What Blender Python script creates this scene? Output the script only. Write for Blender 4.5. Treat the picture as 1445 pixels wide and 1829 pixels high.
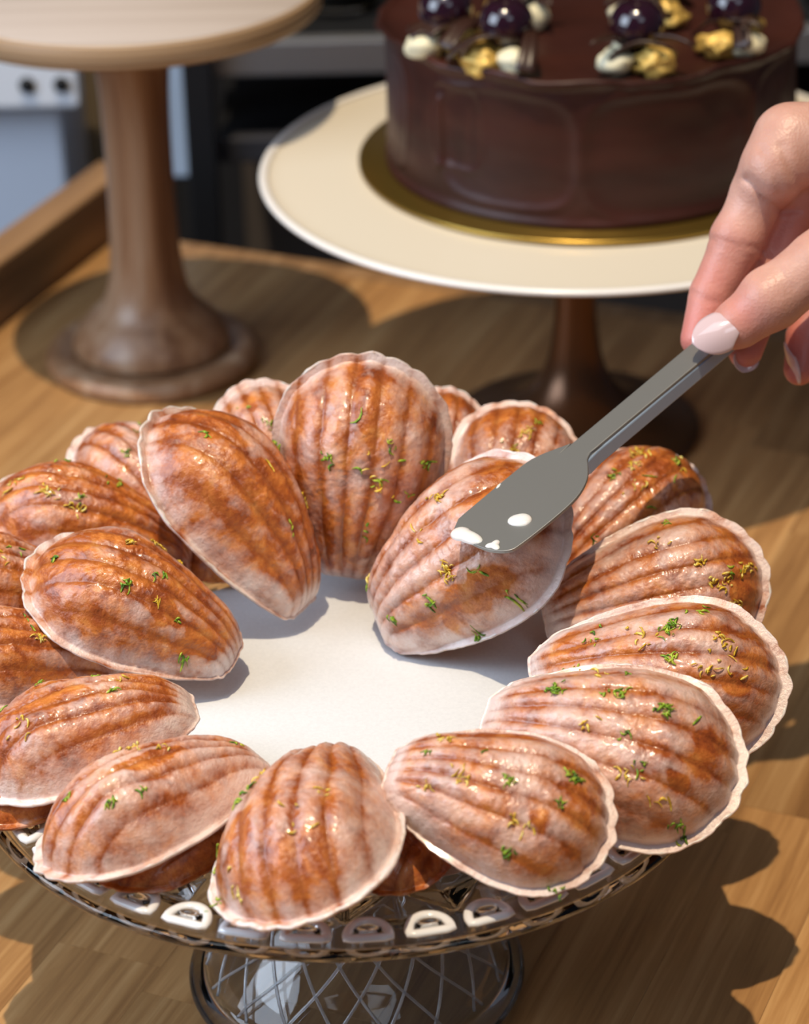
import bpy, bmesh, math, random
import numpy as np
from mathutils import Vector, Matrix

for o in list(bpy.data.objects):
    bpy.data.objects.remove(o)
SC = bpy.context.scene
COL = SC.collection
PI = math.pi

# ------------------------------------------------------------------ camera
PITCH, ROLL = 0.4942, -0.0234
cam_d = bpy.data.cameras.new('camera')
cam = bpy.data.objects.new('camera', cam_d)
COL.objects.link(cam)
fw = Vector((0, math.cos(PITCH), -math.sin(PITCH)))
up = Vector((0, math.sin(PITCH), math.cos(PITCH)))
rt = Vector((1, 0, 0))
rt2 = math.cos(ROLL) * rt + math.sin(ROLL) * up
up2 = -math.sin(ROLL) * rt + math.cos(ROLL) * up
mw = Matrix((rt2, up2, -fw)).transposed().to_4x4()
mw.translation = Vector((0, 0, 0.60095))
cam.matrix_world = mw
cam_d.sensor_fit = 'VERTICAL'
cam_d.sensor_height = 36
cam_d.sensor_width = 36
cam_d.lens = 4837.6 / 1829 * 36
cam_d.clip_start = 0.02
cam_d.dof.use_dof = True
cam_d.dof.focus_distance = 0.885
cam_d.dof.aperture_fstop = 10.5
SC.camera = cam

# ------------------------------------------------------------------ light and exposure
SC.view_settings.view_transform = 'Standard'
SC.view_settings.look = 'None'
SC.view_settings.gamma = 1
SC.view_settings.use_curve_mapping = False
SC.view_settings.exposure = 0.0

world = bpy.data.worlds.new('room_light')
SC.world = world
world.use_nodes = True
bgn = world.node_tree.nodes['Background']
bgn.inputs[0].default_value = (0.50, 0.56, 0.72, 1)
bgn.inputs[1].default_value = 0.10


def light(name, kind, loc, target, energy, color, **kw):
    d = bpy.data.lights.new(name, kind)
    d.energy = energy
    d.color = color
    for k, v in kw.items():
        setattr(d, k, v)
    o = bpy.data.objects.new(name, d)
    COL.objects.link(o)
    o.location = loc
    o.rotation_euler = (Vector(target) - Vector(loc)).to_track_quat('-Z', 'Y').to_euler()
    return o


# warm ceiling spot almost straight above the stands, cool shop window to the left
light('ceiling_spot', 'SUN', (-0.5, 0.0, 3.0), (-0.217, 0.63, 0.0), 3.0, (1.0, 0.80, 0.54), angle=0.012)
light('window_and_fill', 'AREA', (-0.95, 0.62, 0.72), (0, 0.95, 0.1), 13, (0.70, 0.83, 1.0), shape='RECTANGLE', size=0.8, size_y=0.8)
light('overhead_fill', 'AREA', (-0.35, 0.35, 2.1), (0, 0.95, 0.1), 9, (0.86, 0.92, 1.0), shape='RECTANGLE', size=1.1, size_y=1.1)  # broad soft fill added overhead to lift the shadows
light('window_and_fill', 'AREA', (0.5, -0.3, 1.3), (0, 0.9, 0.1), 2.0, (0.75, 0.86, 1.0), shape='RECTANGLE', size=0.6, size_y=0.5)  # weak cool fill added at the front right, no window there



# ------------------------------------------------------------------ helpers
def link(name, me, mat=None, parent=None, smooth=True):
    o = bpy.data.objects.new(name, me)
    COL.objects.link(o)
    if mat is not None and not me.materials:
        me.materials.append(mat)
    if smooth:
        me.polygons.foreach_set('use_smooth', [True] * len(me.polygons))
    if parent is not None:
        o.parent = parent
    return o


def tag(o, label=None, cat=None, group=None, kind=None):
    if label: o['label'] = label
    if cat: o['category'] = cat
    if group: o['group'] = group
    if kind: o['kind'] = kind
    return o


def thing(name, label, cat, loc=(0, 0, 0), group=None, rot=0):
    o = bpy.data.objects.new(name, None)
    COL.objects.link(o)
    o.location = loc
    o.rotation_euler = (0, 0, rot)
    o.empty_display_size = 0.01
    return tag(o, label, cat, group)


def grid_mesh(name, V, close_u=False, close_v=False, attrs=None):
    """V: (nu, nv, 3) array of points -> quad mesh"""
    nu, nv = V.shape[:2]
    idx = np.arange(nu * nv).reshape(nu, nv)
    iu = np.arange(nu if close_u else nu - 1)
    jv = np.arange(nv if close_v else nv - 1)
    I, J = np.meshgrid(iu, jv, indexing='ij')
    I2 = (I + 1) % nu
    J2 = (J + 1) % nv
    F = np.stack([idx[I, J], idx[I2, J], idx[I2, J2], idx[I, J2]], -1).reshape(-1, 4)
    return raw_mesh(name, V.reshape(-1, 3), F, attrs)


def raw_mesh(name, V, F, attrs=None):
    me = bpy.data.meshes.new(name)
    V = np.asarray(V, float)
    F = np.asarray(F, int)
    n = F.shape[1]
    me.vertices.add(len(V))
    me.vertices.foreach_set('co', V.ravel())
    me.loops.add(F.size)
    me.loops.foreach_set('vertex_index', F.ravel())
    me.polygons.add(len(F))
    me.polygons.foreach_set('loop_start', np.arange(len(F)) * n)
    me.polygons.foreach_set('loop_total', np.full(len(F), n))
    if attrs:
        for k, a in attrs.items():
            at_ = me.attributes.new(k, 'FLOAT', 'POINT')
            at_.data.foreach_set('value', np.asarray(a, np.float32).ravel())
    me.update(calc_edges=True)
    me.validate()
    return me


def lathe(name, prof, n=96, mat=None, parent=None, disp=None, loc=(0, 0, 0)):
    """prof: list of (r, z), closed on the axis if r=0"""
    prof = np.array(prof, float)
    th = np.linspace(0, 2 * PI, n, endpoint=False)
    V = np.zeros((n, len(prof), 3))
    V[..., 0] = np.cos(th)[:, None] * prof[None, :, 0]
    V[..., 1] = np.sin(th)[:, None] * prof[None, :, 0]
    V[..., 2] = prof[None, :, 1]
    if disp is not None:
        V = disp(V, th, prof)
    me = grid_mesh(name, V, close_u=True)
    bm = bmesh.new(); bm.from_mesh(me)
    bmesh.ops.remove_doubles(bm, verts=bm.verts, dist=1e-6)
    bmesh.ops.recalc_face_normals(bm, faces=bm.faces)
    bm.to_mesh(me); bm.free()
    o = link(name, me, mat, parent)
    o.location = loc
    return o


def smooth_prof(pts, n=8):
    """Catmull-Rom through pts"""
    P = [np.array(p, float) for p in pts]
    P = [2 * P[0] - P[1]] + P + [2 * P[-1] - P[-2]]
    out = []
    for i in range(1, len(P) - 2):
        for k in range(n):
            t = k / n
            a, b, c, d = P[i - 1], P[i], P[i + 1], P[i + 2]
            out.append(0.5 * ((2 * b) + (-a + c) * t + (2 * a - 5 * b + 4 * c - d) * t * t + (-a + 3 * b - 3 * c + d) * t ** 3))
    out.append(P[-2])
    return out


def box(name, size, loc, mat, parent=None, rot=(0, 0, 0), bevel=0.0, seg=2):
    bm = bmesh.new()
    bmesh.ops.create_cube(bm, size=1)
    bmesh.ops.scale(bm, vec=size, verts=bm.verts)
    if bevel:
        bmesh.ops.bevel(bm, geom=bm.edges[:], offset=bevel, segments=seg, affect='EDGES', profile=0.5)
    me = bpy.data.meshes.new(name)
    bm.to_mesh(me); bm.free()
    o = link(name, me, mat, parent, smooth=False)
    o.location = loc
    o.rotation_euler = rot
    return o


def frame_from(x, nhint):
    x = Vector(x).normalized()
    n = Vector(nhint)
    n = (n - x * n.dot(x)).normalized()
    y = n.cross(x)
    return Matrix((x, y, n)).transposed()


def sstep(a, b, x):
    t = np.clip((x - a) / (b - a), 0, 1)
    return t * t * (3 - 2 * t)


def vnoise(P, seed, scale):
    """cheap smooth value noise, P (...,3)"""
    rs = np.random.RandomState(seed)
    T = rs.rand(32, 32, 32).astype(np.float32) * 2 - 1
    Q = P * scale + 100.3
    i = np.floor(Q).astype(int)
    f_ = Q - i
    f_ = f_ * f_ * (3 - 2 * f_)
    out = 0
    for dx in (0, 1):
        for dy in (0, 1):
            for dz in (0, 1):
                w = (f_[..., 0] if dx else 1 - f_[..., 0]) * (f_[..., 1] if dy else 1 - f_[..., 1]) * (f_[..., 2] if dz else 1 - f_[..., 2])
                out = out + w * T[(i[..., 0] + dx) % 32, (i[..., 1] + dy) % 32, (i[..., 2] + dz) % 32]
    return out


# ------------------------------------------------------------------ materials
class NT:
    def __init__(s, name):
        s.m = bpy.data.materials.new(name)
        s.m.use_nodes = True
        s.t = s.m.node_tree
        s.b = s.t.nodes['Principled BSDF']

    def n(s, typ, **kw):
        nd = s.t.nodes.new(typ)
        for k, v in kw.items():
            if k.startswith('i_'):
                nd.inputs[k[2:].replace('_', ' ')].default_value = v
            else:
                setattr(nd, k, v)
        return nd

    def l(s, a, b):
        s.t.links.new(a, b)

    def set(s, **kw):
        for k, v in kw.items():
            s.b.inputs[k.replace('_', ' ')].default_value = v
        return s

    def math(s, op, a, b=None, clamp=False):
        nd = s.t.nodes.new('ShaderNodeMath'); nd.operation = op; nd.use_clamp = clamp
        for i, v in enumerate((a, b)):
            if v is None: continue
            if isinstance(v, (int, float)): nd.inputs[i].default_value = v
            else: s.l(v, nd.inputs[i])
        return nd.outputs[0]

    def ramp(s, f, stops):
        nd = s.t.nodes.new('ShaderNodeValToRGB')
        el = nd.color_ramp.elements
        while len(el) < len(stops): el.new(0.5)
        for e, (p, c) in zip(el, stops):
            e.position = p; e.color = c if len(c) == 4 else (*c, 1)
        s.l(f, nd.inputs[0])
        return nd.outputs[0]

    def mix(s, f, a, b, blend='MIX'):
        nd = s.t.nodes.new('ShaderNodeMix'); nd.data_type = 'RGBA'; nd.blend_type = blend
        if isinstance(f, (int, float)): nd.inputs[0].default_value = f
        else: s.l(f, nd.inputs[0])
        for i, v in ((6, a), (7, b)):
            if isinstance(v, tuple): nd.inputs[i].default_value = v if len(v) == 4 else (*v, 1)
            else: s.l(v, nd.inputs[i])
        return nd.outputs[2]

    def noise(s, vec, scale, detail=3, rough=0.5, dist=0.0):
        nd = s.t.nodes.new('ShaderNodeTexNoise')
        nd.inputs['Scale'].default_value = scale
        nd.inputs['Detail'].default_value = detail
        nd.inputs['Roughness'].default_value = rough
        nd.inputs['Distortion'].default_value = dist
        if vec is not None: s.l(vec, nd.inputs['Vector'])
        return nd.outputs['Fac']

    def bump(s, h, strength, dist):
        nd = s.t.nodes.new('ShaderNodeBump')
        nd.inputs['Strength'].default_value = strength
        nd.inputs['Distance'].default_value = dist
        s.l(h, nd.inputs['Height'])
        s.l(nd.outputs[0], s.b.inputs['Normal'])

    def coords(s, scale=(1, 1, 1), per_object=True, rot=(0, 0, 0)):
        tc = s.t.nodes.new('ShaderNodeTexCoord')
        mp = s.t.nodes.new('ShaderNodeMapping')
        mp.inputs['Scale'].default_value = scale
        mp.inputs['Rotation'].default_value = rot
        if per_object:
            oi = s.t.nodes.new('ShaderNodeObjectInfo')
            ad = s.t.nodes.new('ShaderNodeVectorMath'); ad.operation = 'MULTIPLY_ADD'
            cb = s.t.nodes.new('ShaderNodeCombineXYZ')
            for i in range(3): s.l(oi.outputs['Random'], cb.inputs[i])
            s.l(cb.outputs[0], ad.inputs[0])
            ad.inputs[1].default_value = (3.1, 5.7, 2.3)
            s.l(tc.outputs['Object'], ad.inputs[2])
            s.l(ad.outputs[0], mp.inputs[0])
            s.rand = oi.outputs['Random']
        else:
            s.l(tc.outputs['Object'], mp.inputs[0])
        return mp.outputs[0]


def simple(name, col, rough=0.5, metal=0.0, **kw):
    m = NT(name)
    m.set(Base_Color=(*col, 1), Roughness=rough, Metallic=metal)
    for k, v in kw.items():
        m.b.inputs[k.replace('_', ' ')].default_value = v
    return m.m


def mat_cake():
    m = NT('glazed_sponge')
    v = m.coords()
    rib = m.n('ShaderNodeAttribute', attribute_name='rib').outputs['Fac']
    edge = m.n('ShaderNodeAttribute', attribute_name='edge').outputs['Fac']
    top = m.n('ShaderNodeAttribute', attribute_name='toe').outputs['Fac']
    amt = m.n('ShaderNodeAttribute', attribute_name='glaze', attribute_type='OBJECT').outputs['Fac']
    n1 = m.noise(v, 48, 4, 0.55)
    n2 = m.noise(v, 420, 3, 0.6)
    n3 = m.noise(v, 95, 5, 0.68, 0.5)
    n4 = m.noise(v, 200, 4, 0.6)
    crust = m.ramp(n3, [(0.28, (0.15, 0.026, 0.005)), (0.43, (0.38, 0.088, 0.014)), (0.57, (0.62, 0.195, 0.036)), (0.74, (0.80, 0.36, 0.10))])
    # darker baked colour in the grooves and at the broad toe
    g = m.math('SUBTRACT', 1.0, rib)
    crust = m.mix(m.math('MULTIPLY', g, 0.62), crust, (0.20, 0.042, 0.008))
    # glaze film: lies on the ribs, thins out in patches, is thick at the rim
    a = m.math('MULTIPLY', m.math('SUBTRACT', n1, 0.5), 4.4)
    a = m.math('ADD', a, m.math('MULTIPLY', m.math('SUBTRACT', n4, 0.5), 2.2))
    a = m.math('ADD', a, m.math('MULTIPLY', m.math('SUBTRACT', n2, 0.5), 1.2))
    a = m.math('ADD', a, m.math('MULTIPLY', m.math('SUBTRACT', rib, 0.60), 1.25))
    a = m.math('ADD', a, m.math('MULTIPLY', edge, 1.6))
    a = m.math('SUBTRACT', a, m.math('MULTIPLY', top, 1.0))
    a = m.math('ADD', a, amt)
    f = m.math('MULTIPLY', m.math('SUBTRACT', a, 0.12), 0.42, clamp=True)
    f = m.math('MINIMUM', f, 0.84)
    col = m.mix(f, crust, (0.77, 0.58, 0.52))
    col = m.mix(m.math('MULTIPLY', m.math('MULTIPLY', edge, f), 0.65, clamp=True), col, (0.84, 0.75, 0.72))
    m.l(col, m.b.inputs['Base Color'])
    m.set(Roughness=0.38, Subsurface_Weight=0.08, Subsurface_Scale=0.003, Coat_Weight=0.45, Coat_Roughness=0.14)
    m.b.inputs['Subsurface Radius'].default_value = (1.0, 0.45, 0.25)
    h = m.math('ADD', m.math('MULTIPLY', m.noise(v, 600, 3, 0.6), 0.7), m.math('MULTIPLY', n4, 0.8))
    m.bump(h, 0.6, 0.0010)
    return m.m


def mat_sponge_under():
    m = NT('bare_sponge')
    v = m.coords()
    c = m.ramp(m.noise(v, 140, 5, 0.65), [(0.3, (0.30, 0.10, 0.02)), (0.6, (0.62, 0.30, 0.08)), (0.8, (0.75, 0.45, 0.18))])
    m.l(c, m.b.inputs['Base Color'])
    m.set(Roughness=0.7)
    m.bump(m.noise(v, 500, 4, 0.7), 0.6, 0.001)
    return m.m


def mat_icing():
    m = NT('sugar_icing')
    v = m.coords()
    c = m.ramp(m.noise(v, 160, 4, 0.6), [(0.30, (0.55, 0.30, 0.18)), (0.44, (0.76, 0.63, 0.58)), (0.8, (0.82, 0.76, 0.75))])
    m.l(c, m.b.inputs['Base Color'])
    m.set(Roughness=0.3, Subsurface_Weight=0.25, Subsurface_Scale=0.003, Coat_Weight=0.3, Coat_Roughness=0.15)
    m.bump(m.noise(v, 300, 3), 0.3, 0.0008)
    return m.m


def mat_wood(name, dark, mid, light_, scale=1.0, axis=0, rough=0.45, vary=0.35):
    """long grain along the object's X axis"""
    m = NT(name)
    sc = [90 * scale, 90 * scale, 90 * scale]
    sc[axis] = 4.5 * scale
    v = m.coords(tuple(sc))
    n = m.noise(v, 1.0, 6, 0.65, 0.6)
    sc2 = [300 * scale] * 3
    sc2[axis] = 9 * scale
    v2 = m.coords(tuple(sc2))
    rnd = m.rand
    n2 = m.noise(v2, 1.0, 4, 0.7, 0.2)
    f = m.math('ADD', m.math('MULTIPLY', n, 0.7), m.math('MULTIPLY', n2, 0.3))
    c = m.ramp(f, [(0.30, dark), (0.50, mid), (0.68, light_)])
    k = m.math('ADD', 1 - vary, m.math('MULTIPLY', rnd, vary * 1.3))
    hsv = m.n('ShaderNodeHueSaturation')
    m.l(c, hsv.inputs['Color'])
    m.l(k, hsv.inputs['Value'])
    m.l(hsv.outputs[0], m.b.inputs['Base Color'])
    m.set(Roughness=rough)
    m.bump(f, 0.25, 0.0006)
    return m.m


MAT = {}
MAT['cake'] = mat_cake()
MAT['under'] = mat_sponge_under()
MAT['icing'] = mat_icing()


def mat_zest(name, a, b, c):
    m = NT(name)
    v = m.coords()
    col = m.ramp(m.noise(v, 420, 2, 0.5), [(0.36, a), (0.5, b), (0.64, c)])
    m.l(col, m.b.inputs['Base Color'])
    m.set(Roughness=0.4, Subsurface_Weight=0.2, Subsurface_Scale=0.001)
    return m.m


MAT['lime'] = mat_zest('lime_zest', (0.05, 0.13, 0.006), (0.19, 0.36, 0.015), (0.46, 0.55, 0.05))
MAT['lemon'] = mat_zest('lemon_zest', (0.42, 0.26, 0.02), (0.76, 0.50, 0.03), (0.86, 0.72, 0.22))
MAT['table'] = mat_wood('oak_stave', (0.19, 0.082, 0.028), (0.41, 0.22, 0.085), (0.58, 0.355, 0.16), 1.0, 0, 0.40, 0.30)
MAT['rail'] = mat_wood('oak_rail', (0.16, 0.085, 0.04), (0.30, 0.17, 0.08), (0.45, 0.28, 0.15), 1.0, 0, 0.5, 0.1)
MAT['turned'] = mat_wood('turned_wood', (0.12, 0.045, 0.018), (0.31, 0.165, 0.085), (0.48, 0.34, 0.23), 0.42, 2, 0.36, 0.05)
MAT['plytop'] = mat_wood('ply_top', (0.42, 0.35, 0.31), (0.50, 0.43, 0.39), (0.57, 0.50, 0.46), 0.5, 0, 0.35, 0.05)


def mat_ply_edge():
    m = NT('ply_edge')
    tc = m.n('ShaderNodeTexCoord')
    sx = m.n('ShaderNodeSeparateXYZ'); m.l(tc.outputs['Object'], sx.inputs[0])
    w = m.math('SINE', m.math('MULTIPLY', sx.outputs[2], 2 * PI / 0.0032))
    c = m.ramp(m.math('MULTIPLY', m.math('ADD', w, 1), 0.5), [(0.2, (0.20, 0.11, 0.05)), (0.8, (0.50, 0.34, 0.20))])
    m.l(c, m.b.inputs['Base Color']); m.set(Roughness=0.5)
    return m.m


MAT['plyedge'] = mat_ply_edge()
MAT['cream'] = simple('cream_enamel', (0.73, 0.67, 0.56), 0.32, 0, Coat_Weight=0.4)
MAT['creamedge'] = simple('white_enamel_edge', (0.82, 0.80, 0.78), 0.25, 0, Coat_Weight=0.5)
MAT['bronze'] = simple('dark_bronze', (0.12, 0.055, 0.025), 0.28, 0.6)
MAT['gold'] = simple('gold_board', (0.36, 0.23, 0.05), 0.28, 0.9)
MAT['steel'] = simple('spatula_steel', (0.31, 0.31, 0.30), 0.45, 0.7)
MAT['steelside'] = simple('steel_blue_reflection', (0.36, 0.46, 0.62), 0.3, 0.35)  # bluish reflection on the bar's side is put into its base colour
MAT['brushed'] = simple('brushed_steel', (0.32, 0.33, 0.36), 0.4, 0.8)
MAT['black'] = simple('black_metal', (0.008, 0.009, 0.012), 0.5, 0.2)
MAT['darkwall'] = simple('dark_plaster', (0.012, 0.012, 0.015), 0.8)
MAT['white'] = simple('white_plastic', (0.70, 0.76, 0.88), 0.4)
MAT['pale'] = simple('pale_blue_panel', (0.42, 0.53, 0.70), 0.5)
MAT['brownpanel'] = simple('brown_board', (0.24, 0.18, 0.11), 0.6)
MAT['cherry'] = simple('cherry_skin', (0.018, 0.003, 0.010), 0.12, 0, Coat_Weight=1.0, Coat_Roughness=0.04)
MAT['choc'] = simple('chocolate_shard', (0.035, 0.014, 0.009), 0.35)
MAT['goldleaf'] = simple('gold_leaf_nut', (0.80, 0.52, 0.13), 0.4, 0.25)
MAT['whitechoc'] = simple('white_chocolate', (0.80, 0.74, 0.52), 0.4)


def mat_frosting():
    m = NT('chocolate_frosting')
    v = m.coords((1, 1, 3))
    c = m.ramp(m.noise(v, 18, 3, 0.5), [(0.3, (0.026, 0.007, 0.005)), (0.7, (0.055, 0.015, 0.010))])
    m.l(c, m.b.inputs['Base Color'])
    m.set(Roughness=0.42, Specular_IOR_Level=0.32)
    m.bump(m.noise(v, 60, 3), 0.15, 0.002)
    return m.m


MAT['frost'] = mat_frosting()


def mat_paper():
    m = NT('white_paper')
    v = m.coords()
    c = m.ramp(m.noise(v, 900, 3, 0.6), [(0.3, (0.63, 0.66, 0.70)), (0.7, (0.69, 0.72, 0.76))])
    m.l(c, m.b.inputs['Base Color']); m.set(Roughness=0.75)
    m.bump(m.noise(v, 700, 3), 0.1, 0.0004)
    return m.m


MAT['paper'] = mat_paper()


def mat_skin():
    m = NT('skin')
    v = m.coords()
    red = m.n('ShaderNodeAttribute', attribute_name='flush').outputs['Fac']
    c = m.ramp(m.noise(v, 60, 4, 0.6), [(0.3, (0.54, 0.28, 0.215)), (0.7, (0.65, 0.385, 0.31))])
    c = m.mix(red, c, (0.62, 0.20, 0.17))
    m.l(c, m.b.inputs['Base Color'])
    m.set(Roughness=0.42, Subsurface_Weight=0.25, Subsurface_Scale=0.006)
    m.b.inputs['Subsurface Radius'].default_value = (1.0, 0.35, 0.2)
    vo = m.n('ShaderNodeTexVoronoi'); vo.inputs['Scale'].default_value = 900
    m.l(v, vo.inputs['Vector'])
    h = m.math('ADD', vo.outputs['Distance'], m.math('MULTIPLY', m.noise(v, 250, 4), 1.2))
    m.bump(h, 0.25, 0.0004)
    return m.m


MAT['skin'] = mat_skin()
MAT['nail'] = simple('pale_pink_polish', (0.66, 0.50, 0.52), 0.12, 0, Coat_Weight=1.0, Coat_Roughness=0.03)


def mat_glass(name, col=(0.95, 0.96, 0.97), rough=0.02):
    m = NT(name)
    m.set(Base_Color=(*col, 1), Roughness=rough, IOR=1.5, Transmission_Weight=1.0)
    return m.m


MAT['glass'] = mat_glass('pressed_glass')
MAT['ridgeglass'] = simple('cut_glass_ridge', (0.80, 0.84, 0.90), 0.08, 0, Transmission_Weight=0.75, Coat_Weight=0.6)
MAT['archglass'] = simple('glass_ring_glint', (0.94, 0.95, 0.97), 0.12, 0, Transmission_Weight=0.15, Coat_Weight=0.5)  # white of reflections and refractions is put into the base colour

# ------------------------------------------------------------------ table (staves run away from the lens, turned 23 degrees)
ANG = math.radians(67)
ux = Vector((math.cos(ANG), math.sin(ANG), 0))     # along staves, away
uy = Vector((math.sin(ANG), -math.cos(ANG), 0))    # across, to the right
corner = Vector((-0.165, 1.452, 0))                # back left inner corner
table = thing('butcher_block_table', 'oak butcher block table top of long staves with a raised rail on its left', 'table', (corner.x, corner.y, 0))
table.rotation_euler = (0, 0, ANG)


def T2(a, b):   # a = distance back from the far edge (towards viewer), b = distance right from left rail
    return (-a, -b)


rnd = random.Random(5)
SW = 0.0415
for j in range(22):
    a = -0.0
    first = True
    while a < 1.15:
        ln = rnd.uniform(0.17, 0.34)
        if first:
            ln *= rnd.uniform(0.4, 1.0); first = False
        ln = min(ln, 1.15 - a)
        if ln < 0.01: break
        o = box('stave', (ln - 0.00012, SW - 0.00012, 0.035), (-(a + ln / 2), -(j + 0.5) * SW, -0.0175 - rnd.uniform(0, 0.00012)), MAT['table'], table)
        a += ln
box('side_rail', (1.25, 0.022, 0.071), (-0.59, 0.013, -0.0005), MAT['rail'], table, bevel=0.002)
box('back_edging', (0.018, 0.93, 0.04), (0.0092, -0.44, -0.0215), MAT['rail'], table, bevel=0.001)
for a in (0.05, 1.08):
    for b in (0.05, 0.85):
        box('leg', (0.06, 0.06, 0.865), (-a, -b, -0.0355 - 0.4325), MAT['rail'], table, bevel=0.003)

# setting
fl = box('floor', (5, 5, 0.05), (0.2, 1.2, -0.926), simple('floor_tile', (0.05, 0.045, 0.04), 0.5)); tag(fl, kind='structure')
wb = box('wall_back', (5, 0.1, 3.2), (0.2, 3.2, 0.7), MAT['darkwall']); tag(wb, kind='structure')

# ------------------------------------------------------------------ background equipment
RY = math.radians(-10)


def bgbox(name, px, y, z, size, mat, parent=None, rot=0):
    return box(name, size, (px, y, z), mat, parent, (0, 0, rot), bevel=0.002)


rack = thing('steel_rack', 'dark steel shelving rack standing behind the table', 'rack', (0.1, 1.62, -0.9))


def rk(name, x, y, z, size, mat):
    return box(name, size, (x - 0.1, y - 1.62, z + 0.9), mat, rack, bevel=0.0015)


rk('upright', -0.118, 1.56, -0.30, (0.018, 0.018, 1.2), MAT['black'])
rk('upright', 0.46, 1.56, -0.30, (0.018, 0.018, 1.2), MAT['black'])
rk('shelf_rail', 0.17, 1.575, 0.068, (0.56, 0.012, 0.022), MAT['brushed'])
rk('shelf', 0.17, 1.70, 0.071, (0.56, 0.24, 0.012), MAT['black'])
rk('shelf_rail', 0.17, 1.575, 0.010, (0.56, 0.012, 0.016), simple('dull_steel', (0.05, 0.05, 0.06), 0.5, 0.5))
rk('shelf', 0.17, 1.70, 0.008, (0.56, 0.24, 0.008), MAT['black'])
rk('back_panel', 0.17, 1.83, -0.2, (0.56, 0.01, 1.0), simple('taupe_panel', (0.13, 0.11, 0.10), 0.6))
rk('shelf', 0.17, 1.70, -0.5, (0.56, 0.24, 0.012), MAT['black'])

pillar = box('cupboard_side_panel', (0.05, 0.30, 1.15), (-0.2, 1.86, -0.335), MAT['brownpanel'], bevel=0.002)
tag(pillar, 'brown upright board of a cupboard behind the wooden pedestal stand', 'board')
pp = box('pale_door_panel', (0.030, 0.02, 0.34), (-0.141, 1.60, 0.155), MAT['pale'], bevel=0.002)
tag(pp, 'narrow pale blue panel seen just right of the wooden pedestal stem', 'panel')

fr = thing('white_cabinet', 'pale blue-white cabinet beside the table end, at the far left', 'cabinet', (-0.313, 1.60, -0.9))
box('body', (0.22, 0.12, 0.975), (0.0, 0.03, 0.4875), MAT['white'], fr, bevel=0.004)
box('inner_panel', (0.19, 0.004, 0.80), (-0.0125, -0.032, 0.43), MAT['pale'], fr, bevel=0.001)
hb = box('top_bracket', (0.225, 0.02, 0.036), (0.012, -0.045, 0.966), simple('white_bracket', (0.80, 0.84, 0.92), 0.35), fr, bevel=0.003)
for xx in (0.094, 0.1145):
    s = lathe('screw_head', [(0, 0), (0.0042, 0), (0.0048, 0.001), (0.0048, 0.003), (0, 0.0035)], 20, MAT['black'], hb)
    s.rotation_euler = (PI / 2, 0, 0)
    s.location = (xx - 0.012, -0.0095, -0.002)


def jar(x, y, z, r, h, col, label):
    t = thing('storage_jar', label, 'jar', (x, y, z), 'jars on the dark shelf behind the stands')
    lathe('glass_body', [(0, 0.001), (r * .9, 0.001), (r, 0.006), (r, h * .8), (r * .8, h * .9), (r * .8, h), (r * .74, h), (r * .74, h * .89), (r * .95, h * .79), (r * .95, 0.006), (0, 0.004)], 32, MAT['glass'], t)
    m = NT('jar_contents'); v = m.coords()
    c = m.ramp(m.noise(v, 120, 2), [(0.4, (col[0] * .25, col[1] * .25, col[2] * .25)), (0.65, col)])
    m.l(c, m.b.inputs['Base Color'])
    lathe('contents', [(0, 0.005), (r * .9, 0.005), (r * .9, h * .7), (0, h * .74)], 24, m.m, t)
    lathe('lid', [(0, h + 0.001), (r * .86, h + 0.001), (r * .86, h + 0.014), (0, h + 0.016)], 24, MAT['black'], t)


jar(-0.033, 1.64, 0.0775, 0.026, 0.085, (0.22, 0.17, 0.02), 'glass jar of olive-yellow contents on dark shelf left of chocolate cake')
jar(0.022, 1.66, 0.0775, 0.024, 0.085, (0.16, 0.08, 0.02), 'glass jar of brown contents on dark shelf just left of chocolate cake')
jar(0.285, 1.63, 0.0775, 0.030, 0.085, (0.20, 0.10, 0.05), 'glass jar of speckled brown contents on shelf right of chocolate cake')

# ------------------------------------------------------------------ wooden pedestal stand
ws = thing('wooden_pedestal_stand', 'turned wooden pedestal stand with flat plywood top, standing empty', 'cake stand', (-0.1300, 1.290, 0))
lathe('top', [(0, 0.1905), (0.094, 0.1905), (0.0955, 0.192), (0.0955, 0.2015), (0.0945, 0.2025), (0, 0.2025)], 128, MAT['plyedge'], ws)
lathe('top_surface', [(0, 0.2026), (0.0942, 0.2026), (0.0938, 0.2030), (0, 0.2031)], 128, MAT['plytop'], ws)
stem = [(0.0, 0.0102), (0.0405, 0.0102), (0.0408, 0.0125), (0.0388, 0.018), (0.0330, 0.0255), (0.0250, 0.0335), (0.0205, 0.044), (0.0183, 0.060), (0.0172, 0.085), (0.0170, 0.115), (0.0175, 0.145), (0.0190, 0.165), (0.0215, 0.180), (0.0240, 0.1904), (0, 0.1904)]
lathe('stem', [stem[0]] + smooth_prof(stem[1:-1], 5) + [stem[-1]], 64, MAT['turned'], ws)
lathe('base', [(0, 0.0), (0.0530, 0.0), (0.0550, 0.0015), (0.0556, 0.0040), (0.0550, 0.0068), (0.0530, 0.0092), (0.0495, 0.0105), (0.0465, 0.0098), (0.044, 0.0090), (0, 0.0090)], 96, MAT['turned'], ws)

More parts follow.
